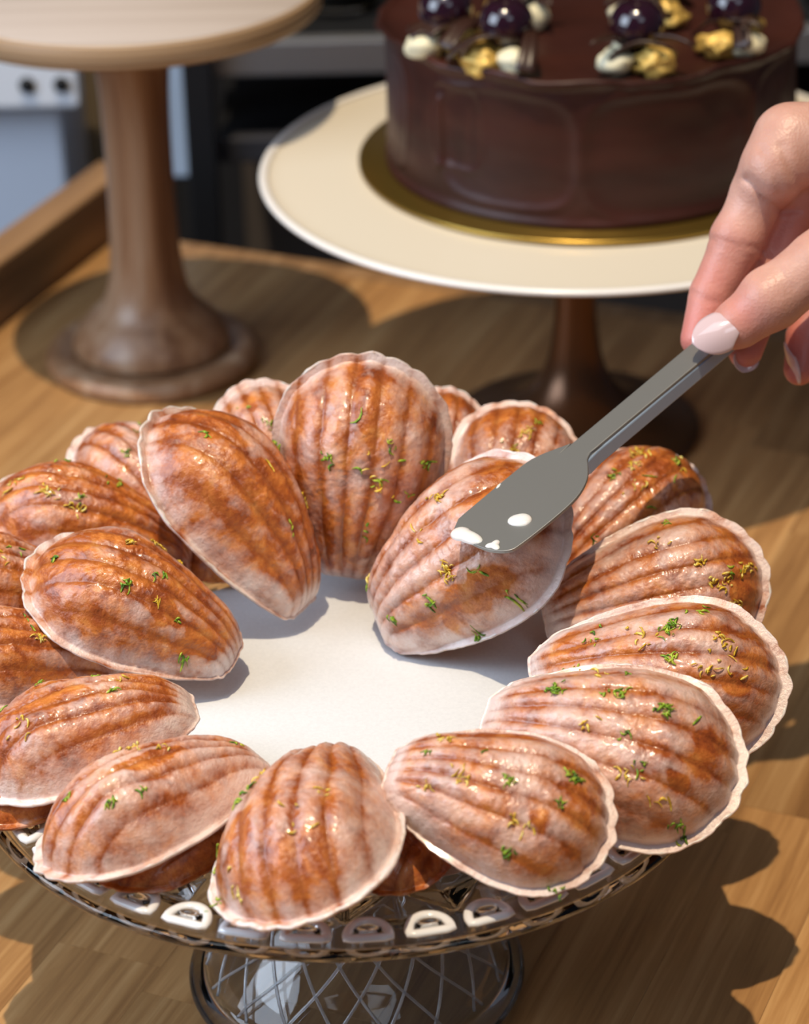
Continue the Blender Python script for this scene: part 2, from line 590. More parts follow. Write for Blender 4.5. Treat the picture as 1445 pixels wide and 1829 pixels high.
# ------------------------------------------------------------------ cream cake stand
cs = thing('cream_cake_stand', 'wide cream cake stand on a dark bronze pedestal, under the chocolate cake', 'cake stand', (0.085, 1.2004, 0))
lathe('plate', [(0, 0.1365)] + smooth_prof([(0.120, 0.1365), (0.142, 0.1368), (0.1468, 0.1376)], 4) + [(0.1468, 0.1366), (0.142, 0.1335), (0.10, 0.130), (0, 0.130)], 160, MAT['cream'], cs)
lathe('plate_edge', smooth_prof([(0.1462, 0.1352), (0.1488, 0.1356), (0.1500, 0.1370), (0.1490, 0.1384), (0.1470, 0.1386), (0.1455, 0.1378)], 3), 160, MAT['creamedge'], cs)
pd = [(0.0605, 0.0), (0.062, 0.0015), (0.0595, 0.004), (0.045, 0.008), (0.028, 0.016), (0.0165, 0.030), (0.0115, 0.050), (0.0095, 0.080), (0.0098, 0.110), (0.014, 0.1295)]
lathe('pedestal', [(0, 0)] + smooth_prof(pd, 5) + [(0, 0.1295)], 72, MAT['bronze'], cs)

CX, CY, CZ = 0.0915, 1.212, 0.1368
bd = lathe('cake_board', [(0, 0), (0.1085, 0), (0.1095, 0.0008), (0.1095, 0.0022), (0.1085, 0.0028), (0, 0.0028)], 128, MAT['gold'], None, None, (CX, CY, CZ))
tag(bd, 'round gold cake board under the chocolate cake', 'cake board')

# chocolate cake
ck = thing('chocolate_cake', 'tall round chocolate cake with smooth dark frosting on a gold board', 'cake', (CX, CY, CZ + 0.003))
HC, RC = 0.0695, 0.0955
nu, nv = 400, 70
th = np.linspace(0, 2 * PI, nu, endpoint=False)
zz = np.linspace(0, 1, nv)
TH, ZZ = np.meshgrid(th, zz, indexing='ij')
P0 = np.stack([np.cos(TH), np.sin(TH), ZZ * 0.8], -1)
rr = RC + 0.0008 * vnoise(P0, 3, 3.0) + 0.0003 * vnoise(P0, 4, 9.0)


deg = np.degrees(TH)
# palette knife strokes: overlapping patches with a raised lip
for (c, w, z0, z1, h) in ((-133, 9, 0.28, 0.86, 1), (-118, 21, 0.10, 0.88, -1), (-70, 26, 0.05, 0.9, 1), (-25, 20, 0.1, 0.9, 1), (-170, 16, 0.1, 0.9, 1)):
    d = ((deg - c + 180) % 360) - 180
    q = np.sqrt((d / w) ** 4 + (((ZZ - (z0 + z1) / 2) / ((z1 - z0) / 2)) ** 4)) ** 0.5
    rr = rr - 0.0008 * (1 - sstep(0.82, 1.0, q)) + 0.0005 * np.exp(-((q - 1.0) / 0.055) ** 2)
# sharp vertical drag mark
d = ((deg - (-139) + 180) % 360) - 180
rr = rr + 0.0022 * np.exp(-(d / 1.1) ** 2) * sstep(0.2, 0.3, ZZ) * (1 - sstep(0.72, 0.8, ZZ))
rr = rr + 0.0016 * np.exp(-((ZZ - 0.02) / 0.03) ** 2)
rr = rr + (0.0026 + 0.0022 * vnoise(P0, 9, 5.0) + 0.0010 * vnoise(P0, 19, 14.0)) * np.exp(-((ZZ - 0.97) / 0.035) ** 2)
hz = HC * ZZ + 0.0028 * vnoise(P0 * np.array([1, 1, 0]), 11, 5.0) * ZZ ** 6
V = np.stack([rr * np.cos(TH), rr * np.sin(TH), hz], -1)
# carry on over the top
tops = []
for k, s in enumerate(np.linspace(0.985, 0, 34)):
    t0 = V[:, -1, :].copy()
    R_ = rr[:, -1] * s
    z = HC - 0.0012 - 0.0022 * (1 - math.exp(-((1 - s) / 0.04))) + (hz[:, -1] - HC) * math.exp(-((1 - s) / 0.05))
    pts = np.stack([R_ * np.cos(th), R_ * np.sin(th), z], -1)
    pts[:, 2] += 0.0010 * vnoise(pts * np.array([22, 60, 0]), 17, 1.0) * min(1, s * 3)
    tops.append(pts)
V = np.concatenate([V, np.stack(tops, 1)], 1)
link('frosting', grid_mesh('frosting', V, close_u=True), MAT['frost'], ck)
lathe('cake_bottom', [(0, 0.0004), (RC - .001, 0.0004), (RC - .001, 0.002), (0, 0.002)], 64, MAT['frost'], ck)


def lump(name, loc, r, mat, seed, squash=(1, 1, 1), amp=0.25, fr=2.2, sub=3):
    bm = bmesh.new()
    bmesh.ops.create_icosphere(bm, subdivisions=sub, radius=1)
    P = np.array([v.co[:] for v in bm.verts])
    n = 1 + amp * vnoise(P, seed, fr) + amp * 0.4 * vnoise(P, seed + 1, fr * 2.5)
    for v, k in zip(bm.verts, n):
        v.co = Vector((v.co.x * k * squash[0] * r, v.co.y * k * squash[1] * r, v.co.z * k * squash[2] * r))
    me = bpy.data.meshes.new(name); bm.to_mesh(me); bm.free()
    o = link(name, me, mat)
    o.location = loc
    return o


TOPZ = CZ + 0.003 + HC - 0.003


def cherry(x, y, z, r, label):
    t = thing('cherry', label, 'cherry', (x, y, z), 'dark cherries on the chocolate cake')
    prof = [(0, -r * .95)] + smooth_prof([(r * .35, -r * .9), (r * .8, -r * .55), (r, 0.0), (r * .86, r * .55), (r * .5, r * .86), (r * .2, r * .82)], 4) + [(0, r * .72)]
    lathe('fruit', prof, 36, MAT['cherry'], t)
    lathe('stalk_scar', [(0, r * .73), (r * .12, r * .74), (r * .1, r * .80), (0, r * .8)], 12, MAT['choc'], t)


def shard(x, y, z, L, w, rot, label):
    n, k = 12, 4
    U, W = np.meshgrid(np.linspace(-1, 1, n), np.linspace(-1, 1, k), indexing='ij')
    ww = w * (1 - 0.85 * ((U + 1) / 2) ** 1.5)
    base = np.stack([U * L / 2, W * ww / 2, 0.18 * L * (1 - U ** 2) + 0.10 * w * W ** 2], -1)
    top = base.copy(); top[..., 2] += 0.0011
    V = np.concatenate([base, top[:, ::-1]], 1)
    me = grid_mesh('chocolate_shard', V, close_v=True)
    bm = bmesh.new(); bm.from_mesh(me)
    bmesh.ops.holes_fill(bm, edges=[e for e in bm.edges if e.is_boundary], sides=0)
    bmesh.ops.recalc_face_normals(bm, faces=bm.faces)
    bm.to_mesh(me); bm.free()
    o = link('chocolate_shard', me, MAT['choc'])
    o.location = (x, y, z); o.rotation_euler = rot
    tag(o, label, 'chocolate', 'chocolate shards on the cake')
    return o


CL = [  # cluster centre x, y on the cake top, words
    (0.026, 1.164, 'front left'), (0.052, 1.142, 'second from the left'), (0.109, 1.136, 'front right'), (0.154, 1.158, 'far right'),
    (0.120, 1.200, 'back right'), (0.060, 1.205, 'back left')]
rnd = random.Random(11)
for i, (x, y, wd) in enumerate(CL):
    r = 0.0122
    x -= 0.0035
    for k in range(3):
        a = [-2.4, -0.9, 1.4][k] + rnd.uniform(-.3, .3)
        q = 0.0092
        m_ = 'whitechoc' if k % 2 == (i % 2) else 'goldleaf'
        nm = 'white_chocolate_piece' if m_ == 'whitechoc' else 'gold_leafed_nut'
        lb = ['left', 'right', 'rear'][k] + (' cream white chocolate lump' if m_ == 'whitechoc' else ' golden nut cluster') + ' under the %s cherry on the cake' % wd
        o = lump(nm, (x + q * math.cos(a) * 1.2, y + q * math.sin(a), TOPZ + 0.0056), rnd.uniform(0.0072, 0.0092), MAT[m_], 20 + 3 * i + k, (1.1, 0.9, 0.75), 0.55 if m_ == 'goldleaf' else 0.22, 3.5 if m_ == 'goldleaf' else 1.6)
        tag(o, lb, 'topping', 'pale and golden lumps on the cake')
    cherry(x + 0.001, y + 0.005, TOPZ + 0.0185, r, 'glossy dark cherry of the %s group on the chocolate cake' % wd)
    for k in range(3):
        a = rnd.uniform(0, 6.28)
        shard(x + 0.010 * math.cos(a), y - 0.006 + 0.005 * math.sin(a), TOPZ + 0.0095, rnd.uniform(0.024, 0.036), 0.009, (rnd.uniform(-.5, .5), rnd.uniform(-.5, .3), rnd.uniform(0, 6.28)), ['longest', 'slanting', 'small'][k] + ' dark chocolate shard by the %s cherry on the cake' % wd)

# ------------------------------------------------------------------ glass cake stand
GX, GY, GZ = -0.0207, 0.771, 0.106
gs = thing('glass_cake_stand', 'pressed glass cake stand with arched rim pattern, carrying the glazed madeleines', 'cake stand', (GX, GY, 0))


def plate_disp(V, th, prof):
    # diamond facets pressed into the underside
    r = np.hypot(V[..., 0], V[..., 1])
    under = (prof[:, 1] < GZ - 0.0035)[None, :] * np.ones_like(r)
    t = th[:, None]
    n = 20
    a = np.abs(((t * n / (2 * PI) + r * 32) % 1) - 0.5) * 2
    b = np.abs(((t * n / (2 * PI) - r * 32) % 1) - 0.5) * 2
    d = np.minimum(a, b)
    mask = sstep(0.03, 0.04, r) * (1 - sstep(0.106, 0.110, r))
    V[..., 2] -= under * mask * 0.0062 * d
    return V


top_p = [(0, GZ), (0.05, GZ), (0.09, GZ), (0.110, GZ), (0.1245, GZ), (0.1268, GZ - 0.0003), (0.1275, GZ - 0.0014), (0.1272, GZ - 0.0032), (0.1250, GZ - 0.0050)]
bot_p = [(r_, GZ - 0.0055) for r_ in np.linspace(0.122, 0.032, 60)] + [(0.028, GZ - 0.0058), (0.022, GZ - 0.0058)]
pl = lathe('plate', top_p + bot_p + [(0, GZ - 0.0058)], 520, MAT['glass'], gs, plate_disp)


def tube(name, pts, rad, mat, parent=None, closed=False, ns=10, flat=1.0, caps=True):
    pts = [Vector(p) for p in pts]
    n = len(pts)
    rads = rad if hasattr(rad, '__len__') else [rad] * n
    V = np.zeros((n, ns, 3))
    prev = None
    for i, p in enumerate(pts):
        a = pts[(i - 1) % n] if (closed or i > 0) else p
        b = pts[(i + 1) % n] if (closed or i < n - 1) else p
        tg = (b - a).normalized()
        if prev is None:
            ref = Vector((0, 0, 1)) if abs(tg.z) < 0.9 else Vector((1, 0, 0))
            nrm = (ref - tg * ref.dot(tg)).normalized()
        else:
            nrm = (prev - tg * prev.dot(tg)).normalized()
        prev = nrm
        bn = tg.cross(nrm)
        for k in range(ns):
            an = 2 * PI * k / ns
            V[i, k] = p + nrm * (math.cos(an) * rads[i] * flat) + bn * (math.sin(an) * rads[i])
    if caps and not closed:
        V = np.concatenate([np.tile(V[0].mean(0), (1, ns, 1)), V, np.tile(V[-1].mean(0), (1, ns, 1))], 0)
    me = grid_mesh(name, V, close_u=closed, close_v=True)
    if caps and not closed:
        bm = bmesh.new(); bm.from_mesh(me)
        bmesh.ops.remove_doubles(bm, verts=bm.verts, dist=1e-7)
        bmesh.ops.recalc_face_normals(bm, faces=bm.faces)
        bm.to_mesh(me); bm.free()
    return link(name, me, mat, parent)


# the D shaped arches just inside the rim: a raised ring whitened to stand for reflections, flat side outwards, round a small lens
def arch_mesh():
    hw, hh = 0.0064, 0.0082
    pts = []
    for a in np.linspace(0, PI, 19):
        pts.append((-hh * math.sin(a) ** 0.9, hw * math.cos(a), 0))
    for s in np.linspace(-1, 1, 9)[1:-1]:
        pts.append((0.0003, hw * s, 0))
    return pts


ar0 = tube('rim_arch', arch_mesh(), 0.00165, MAT['archglass'], gs, closed=True, ns=8, flat=0.7)
ln0 = lathe('arch_lens', [(0, 0.0010), (0.0025, 0.0008), (0.0042, 0.0002), (0.0042, -0.0002), (0, -0.0002)], 20, MAT['glass'], ar0)
ln0.scale = (0.62, 1.0, 1); ln0.location = (-0.0036, 0, 0.0002)
NA = 40
for k in range(NA):
    a = 2 * PI * (k + 0.37) / NA
    if k == 0:
        r_, l_ = ar0, ln0
    else:
        r_ = ar0.copy(); COL.objects.link(r_); r_.parent = gs
        l_ = ln0.copy(); COL.objects.link(l_); l_.parent = r_
    r_.location = (0.1205 * math.cos(a), 0.1205 * math.sin(a), GZ + 0.0006)
    r_.rotation_euler = (0, 0, a)


out_p = smooth_prof([(0.0560, 0.0002), (0.0590, 0.0010), (0.0593, 0.0040), (0.0565, 0.0066), (0.0530, 0.0085), (0.0490, 0.016), (0.0400, 0.028), (0.0300, 0.042), (0.0235, 0.058), (0.0205, 0.075), (0.0215, 0.090), (0.026, 0.0995)], 9)
in_p = smooth_prof([(0.020, 0.0995), (0.0165, 0.088), (0.0160, 0.072), (0.0190, 0.056), (0.0260, 0.040), (0.0360, 0.025), (0.0460, 0.013), (0.0520, 0.004), (0.0545, 0.0002)], 5)
lathe('foot', out_p + in_p + [out_p[0]], 200, MAT['glass'], gs)
pf = np.array([p for p in out_p if 0.0082 < p[1] < 0.0985])
fr_ = np.linspace(0, 1, 60)
arc = np.r_[0, np.cumsum(np.hypot(*np.diff(pf, axis=0).T))]
Rr = np.interp(fr_ * arc[-1], arc, pf[:, 0]); Zr = np.interp(fr_ * arc[-1], arc, pf[:, 1])
for sgn in (1, -1):
    pr = None
    for k in range(18):
        if pr is None:
            tw = sgn * math.radians(105) * fr_ ** 1.2
            pr = tube('lattice_ridge', [(r_ * math.cos(t_), r_ * math.sin(t_), z_) for r_, z_, t_ in zip(Rr + 0.0001, Zr, tw)], 0.00062, MAT['ridgeglass'], gs, ns=7)
            o = pr
        else:
            o = pr.copy(); COL.objects.link(o); o.parent = gs
        o.rotation_euler = (0, 0, 2 * PI * (k + (0.25 if sgn < 0 else 0)) / 18)

pp = lathe('paper_liner', [(0, 0.0001), (0.0985, 0.0001), (0.0988, 0.0003), (0.0985, 0.0005), (0, 0.0005)], 128, MAT['paper'], None, None, (GX, GY + 0.004, GZ))
tag(pp, 'round white paper liner lying on the glass cake stand', 'paper')

# ------------------------------------------------------------------ madeleines
ML = 0.087
HWID = 0.345
HMAX = 0.285
tt_ = np.array([0, .03, .08, .15, .3, .45, .58, .70, .80, .88, .94, .98, 1.0])
ww_ = np.array([.085, .135, .175, .213, .282, .328, .348, .342, .308, .250, .180, .100, .0])


def outline(n):
    """closed outline, unit length, x in [-.5,.5]"""
    tf = 1 - (1 - np.linspace(0, 1, 400)) ** 2
    wf = np.interp(tf, tt_, ww_)
    ker = np.ones(15) / 15
    wf[8:-8] = np.convolve(wf, ker, 'same')[8:-8]
    P = [(-.5, s) for s in np.linspace(-wf[0], wf[0], 20)[10:]]
    P += [(t - .5, w) for t, w in zip(tf, wf)]
    P = np.array(P)
    P = np.concatenate([P, (P * [1, -1])[::-1]], 0)
    d = np.r_[0, np.cumsum(np.hypot(*np.diff(P, axis=0).T))]
    s = np.linspace(0, d[-1], n, endpoint=False)
    return np.stack([np.interp(s, d, P[:, 0]), np.interp(s, d, P[:, 1])], -1)


def rib_phi(x, y):
    t = np.clip(x + .5, 0, 1)
    wm = np.interp(t, [0, .15, .3, .45, .6, .8, 1.0], [.13, .20, .265, .32, .35, .365, .37])
    return y / wm


NR = 3.5


def surf(x, y, rho, seed, hm=1.0):
    """height (unit length) of the fluted top"""
    q = np.clip(rho / (0.912 + 0.070 * sstep(-.10, -.40, x)), 0, 1)
    t = np.clip(x + .5, 0, 1)
    h = HMAX * hm * (1 - q ** 2.5) ** 0.66 * (1 - 0.10 * sstep(.5, 0, t))
    ph = rib_phi(x, y)
    ph = ph + 0.02 * vnoise(np.stack([x, y, 0 * x], -1), seed + 3, 5)
    rib = np.abs(np.cos(PI * ph * NR)) ** 0.75
    amp = (0.024 + 0.008 * vnoise(np.stack([x, y, 0 * x], -1), seed + 4, 4)) * (1 - q ** 7) * (0.35 + 0.65 * q) * (1 - 0.55 * sstep(.75, 1.0, t) * (1 - q))
    h = h + amp * (rib - 0.6)
    P = np.stack([x, y, 0 * x], -1)
    h = h + (0.014 * vnoise(P, seed, 5) + 0.006 * vnoise(P, seed + 1, 14) + 0.0035 * vnoise(P, seed + 2, 38) + 0.0022 * vnoise(P, seed + 7, 85)) * (1 - q ** 5)
    return np.maximum(h, 0.0), rib


def make_madeleine(seed, wf=1.0, hm=1.0, bare=()):
    n, m = 300, 72
    O = outline(n)
    c = np.array([0.06, 0.0])
    rho = np.concatenate([[0.0], np.linspace(0.03, 0.9, m - 14), np.linspace(0.91, 1.0, 13)])
    ph = rib_phi(O[:, 0], O[:, 1])
    rr_ = np.abs(np.cos(PI * ph * NR)) ** 0.8
    ang = np.linspace(0, 2 * PI, n, endpoint=False)
    ragged = 0.016 * vnoise(np.stack([np.cos(ang), np.sin(ang), 0 * ang], -1), seed + 5, 5) + 0.009 * vnoise(np.stack([np.cos(ang), np.sin(ang), 0 * ang], -1), seed + 6, 16)
    sc = 1 + (0.022 * (rr_ - .5)) * sstep(-.3, .1, O[:, 0]) + ragged
    X = c[0] + (O[:, 0] - c[0])[:, None] * (rho[None, :] * (1 + (sc[:, None] - 1) * rho[None, :] ** 3))
    Y = (O[:, 1])[:, None] * (rho[None, :] * (1 + (sc[:, None] - 1) * rho[None, :] ** 3))
    R = np.tile(rho, (n, 1))
    H, rib = surf(X, Y, R, seed, hm)
    fl = 0.012 * vnoise(np.stack([X, Y, 0 * X], -1), seed + 8, 4)      # gentle warp of the flange
    Z = H + fl
    top = np.stack([X, Y * wf, Z], -1)
    # rim thickness + under side, slightly domed
    r2 = np.array([1.003, 0.985, 0.93, 0.8, 0.6, 0.4, 0.2, 0.0])
    zb = np.array([-0.008, -0.017, -0.022, -0.040, -0.058, -0.066, -0.070, -0.071])
    Xb = c[0] + (X[:, -1] - c[0])[:, None] * r2[None, :]
    Yb = Y[:, -1][:, None] * r2[None, :]
    Zb = np.tile(zb, (n, 1)) + fl[:, -1][:, None] * np.clip(r2 * 1.2 - .2, 0, 1)[None, :]
    bot = np.stack([Xb, Yb * wf, Zb], -1)
    V = np.concatenate([top, bot], 1) * ML
    e = sstep(0.83, 0.95, R) * (0.75 + 0.5 * vnoise(np.stack([X, Y, 0 * X], -1), seed + 12, 12))
    toe = np.exp(-(((X - .34) / .07) ** 2 + ((Y - .03 * vnoise(np.stack([X * 0, Y * 0, X * 0], -1), seed + 9, 1)) / .12) ** 2))
    wob = 0.5 * vnoise(np.stack([X, Y, 0 * X], -1), seed + 11, 22)
    for (bx, by, br, bs) in bare:
        toe = np.maximum(toe, 1.6 * sstep(1.0, 0.55, np.hypot((X - bx) / br, (Y - by) / bs) + wob))
    at = dict(rib=np.concatenate([rib, np.ones_like(Xb) * .5], 1), edge=np.concatenate([e, np.ones_like(Xb) * [1, .7, 0, 0, 0, 0, 0, 0]], 1),
              toe=np.concatenate([toe, np.zeros_like(Xb)], 1))
    me = grid_mesh('madeleine', V, close_u=True, attrs=at)
    me.materials.append(MAT['cake']); me.materials.append(MAT['under'])
    mi = np.zeros((n, V.shape[1] - 1), int); mi[:, len(rho) + 1:] = 1
    me.polygons.foreach_set('material_index', mi.ravel())
    edge3 = np.stack([X[:, -1], Y[:, -1] * wf, Z[:, -1] - 0.004], -1) * ML
    return me, edge3


def rim_icing(edge3, seed, thick, parent, arcs):
    """irregular thick icing along the outline; arcs = list of (from, to) in turns"""
    n = len(edge3)
    rs = random.Random(seed)
    ang = np.linspace(0, 2 * PI, n, endpoint=False)
    nz = vnoise(np.stack([np.cos(ang), np.sin(ang), 0 * ang], -1), seed, 7) * .5 + .5
    nz2 = vnoise(np.stack([np.cos(ang), np.sin(ang), 0 * ang], -1), seed + 1, 19) * .5 + .5
    for (a0, a1) in arcs:
        i0, i1 = int(a0 * n), int(a1 * n)
        pts, rad = [], []
        for i in range(i0, i1):
            p = edge3[i % n]
            w = min(1, (i - i0) / 12, (i1 - 1 - i) / 12)
            r_ = thick * (0.2 + 1.1 * nz[i % n] ** 1.5 + 0.8 * nz2[i % n] ** 2) * max(w, 0.05) ** 0.6
            inward = np.array([0.003, 0, 0]) - p
            inward[2] = 0
            inward /= np.linalg.norm(inward) + 1e-9
            pts.append(p + inward * r_ * 0.75); rad.append(r_)
        tube('glaze_rim', pts, rad, MAT['icing'], parent, ns=9, flat=0.8)


def zest_mesh(spots, seed, wf, hm, mseed, ML_=ML):
    """spots: list of (x, y, count, spread) in unit outline coords -> joined little curled shreds"""
    rs = random.Random(seed)
    Vs, Fs, off = [], [], 0
    for (x0, y0, cnt, spread) in spots:
        for _ in range(cnt):
            x = x0 + rs.gauss(0, spread * .75); y = y0 + rs.gauss(0, spread * .6)
            L = rs.uniform(0.0010, 0.0038) if cnt > 1 else rs.uniform(0.004, 0.0075)
            w = rs.uniform(0.00018, 0.00052)
            a = rs.uniform(0, 2 * PI); cur = rs.uniform(-1, 1) * 1.3
            lift = rs.uniform(0, .0012) if cnt > 4 else 0.0001
            ns = 5
            pts = []
            for k in range(ns):
                s = (k / (ns - 1) - .5)
                aa = a + cur * s
                px = x + L / ML_ * s * math.cos(aa); py = y + L / ML_ * s * math.sin(aa)
                wloc = np.interp(px + .5, tt_, ww_)
                wl = max(wloc, .03)
                # rho estimate from the outline
                rho = min(0.97, max(abs(py) / wl, abs(px - 0.06) / (0.44 if px > .06 else .56)) if True else 0)
                e = math.hypot(py / wl, 0) ** 1
                z = top_height(px, py, mseed, hm)
                pts.append((px * ML_, py * wf * ML_, z * ML_ + 0.00025 + lift * (1 - (2 * s) ** 2)))
            V = []
            for k, p in enumerate(pts):
                ww = w * (1 if 0 < k < ns - 1 else .5)
                tx, ty = -math.sin(a), math.cos(a)
                V += [(p[0] + tx * ww, p[1] + ty * ww, p[2]), (p[0], p[1], p[2] + ww * 1.3), (p[0] - tx * ww, p[1] - ty * ww, p[2]), (p[0], p[1], p[2] - ww * .8)]
            F = []
            for k in range(ns - 1):
                for q in range(4):
                    F.append((off + 4 * k + q, off + 4 * k + (q + 1) % 4, off + 4 * k + 4 + (q + 1) % 4, off + 4 * k + 4 + q))
            F.append((off, off + 1, off + 2, off + 3)); F.append((off + 4 * ns - 1, off + 4 * ns - 2, off + 4 * ns - 3, off + 4 * ns - 4))
            Vs += V; Fs += F; off += 4 * ns
    return raw_mesh('zest', Vs, Fs)


_O = outline(360)
_OA = np.arctan2(_O[:, 1], _O[:, 0] - 0.06)
_OR = np.hypot(_O[:, 1], _O[:, 0] - 0.06)
_srt = np.argsort(_OA)


def top_height(x, y, seed, hm):
    a = math.atan2(y, x - 0.06)
    R = np.interp(a, _OA[_srt], _OR[_srt], period=2 * PI)
    rho = math.hypot(y, x - 0.06) / R
    H, _ = surf(np.array([x]), np.array([y]), np.array([min(rho, 1.0)]), seed, hm)
    fl = 0.012 * vnoise(np.array([[x, y, 0.0]]), seed + 8, 4)
    return float(H[0] + fl[0]) if rho < 1 else float(fl[0])


# key, narrow end, broad end, way the fluted top faces, glaze amount, width factor, icing arcs, label
#  (arc turn 0 is the narrow end, 0..0.5 the +y side, 0.5 the broad tip)
G0 = 'glazed madeleines ringed on the glass stand'
MADS = [
    ('A', (-0.0759, 0.8785, 0.1101), (-0.1198, 0.9258, 0.1416), (0.5, -0.6, 0.6), 0.55, 0.95, [(.12, .9)], 'small pale madeleine half hidden behind the tall leaning one at back left'),
    ('B', (-0.0363, 0.8341, 0.1135), (-0.0879, 0.8627, 0.1789), (0.75, -0.35, 0.55), 0.05, 1.0, [(.1, .62)], 'brown madeleine standing tilted left of the biggest upright one, with torn glaze patch'),
    ('C', (-0.0380, 0.8800, 0.1120), (-0.0579, 0.9150, 0.1657), (0.1, -0.8, 0.6), 0.75, 0.95, [(.2, .8)], 'pale madeleine tucked behind the left shoulder of the largest upright one'),
    ('D', (-0.0215, 0.8582, 0.1120), (-0.0101, 0.8734, 0.1949), (0.0, -0.95, 0.35), 0.35, 1.1, [(.25, .85)], 'largest upright madeleine at the back, broad end up and fluted side facing out'),
    ('E', (0.0081, 0.892, 0.1081), (0.0187, 0.9322, 0.1526), (0.1, -0.8, 0.6), 0.25, 0.9, [(.4, .6)], 'madeleine showing only a sliver behind the right edge of the biggest upright one'),
    ('F', (0.0340, 0.8680, 0.1120), (0.0478, 0.9150, 0.1537), (0.1, -0.7, 0.7), 0.35, 1.15, [(.25, .75)], 'short madeleine with jagged icing top, behind the one under the spatula blade'),
    ('G', (-0.0109, 0.8232, 0.1120), (0.0552, 0.8190, 0.1683), (0.0, -0.45, 0.9), 0.65, 1.12, [(.1, .45), (.55, .9)], 'madeleine being glazed, lying under the blade of the steel spatula'),
    ('H', (0.0520, 0.8500, 0.1140), (0.1085, 0.9, 0.1328), (0.25, -0.35, 0.85), 0.25, 0.95, [(.3, .6)], 'madeleine with long green zest shreds right of the spatula neck'),
    ('I', (0.0475, 0.8091, 0.1206), (0.1261, 0.8157, 0.136), (-0.1, -0.75, 0.6), 0.60, 1.0, [(.08, .75)], 'madeleine on the right, topmost of the three overlapping ones, lemon zest at its broad end'),
    ('J', (0.0399, 0.7624, 0.1265), (0.1246, 0.7498, 0.1292), (0.05, -0.7, 0.7), 0.75, 1.0, [(.08, .9)], 'pale madeleine reaching furthest right, middle of the three overlapping ones'),
    ('K', (0.0231, 0.7192, 0.1386), (0.1043, 0.6986, 0.127), (0.1, -0.62, 0.75), 0.75, 1.05, [(.08, .92)], 'thickly iced madeleine with three green zest clumps, at the front right of ring'),
    ('L', (-0.007, 0.6856, 0.143), (0.0607, 0.6671, 0.1283), (0.1, -0.55, 0.8), 0.75, 1.05, [(.1, .85)], 'pale madeleine at the front right overhanging the rim, just right of the foremost one'),
    ('M', (-0.0254, 0.7107, 0.1315), (-0.0355, 0.632, 0.1254), (-0.32, -0.3, 0.9), 0.65, 1.12, [(.15, .8)], 'foremost madeleine, broad end pointing at the viewer, torn white icing on right'),
    ('N', (-0.0444, 0.7103, 0.1296), (-0.1149, 0.6748, 0.1171), (-0.3, -0.05, 0.95), 0.75, 0.86, [(.1, .95)], 'madeleine at front left with pointed white tip reaching down to the glass rim'),
    ('O', (-0.0685, 0.7373, 0.1344), (-0.1406, 0.725, 0.1172), (-0.1, -0.1, 1), 0.35, 0.95, [(.1, .6)], 'madeleine with cracked white glaze edge, cut by left border, above front left one'),
    ('P', (-0.0582, 0.7937, 0.1181), (-0.1294, 0.8085, 0.1501), (0.1, -0.3, 0.9), 0.10, 1.0, [(.3, .95)], 'deep brown madeleine at left with a yellow zest clump on its top edge'),
    ('Q', (-0.0779, 0.8669, 0.116), (-0.152, 0.865, 0.1446), (0.2, -0.3, 0.9), 0.15, 0.85, [(.5, .95)], 'orange-brown madeleine at upper left lying behind the deep brown one'),
    ('R', (-0.1107, 0.8319, 0.116), (-0.1738, 0.82, 0.1416), (0.1, -0.2, 0.95), 0.10, 0.9, [(.5, .95)], 'brown madeleine at left edge, broad end out of frame, behind the deep brown one'),
    ('S', (-0.0975, 0.7979, 0.1098), (-0.1696, 0.7819, 0.1272), (0.1, -0.2, 0.95), 0.10, 0.8, [(.5, .95)], 'dark brown madeleine at left edge underneath the deep brown one'),
]
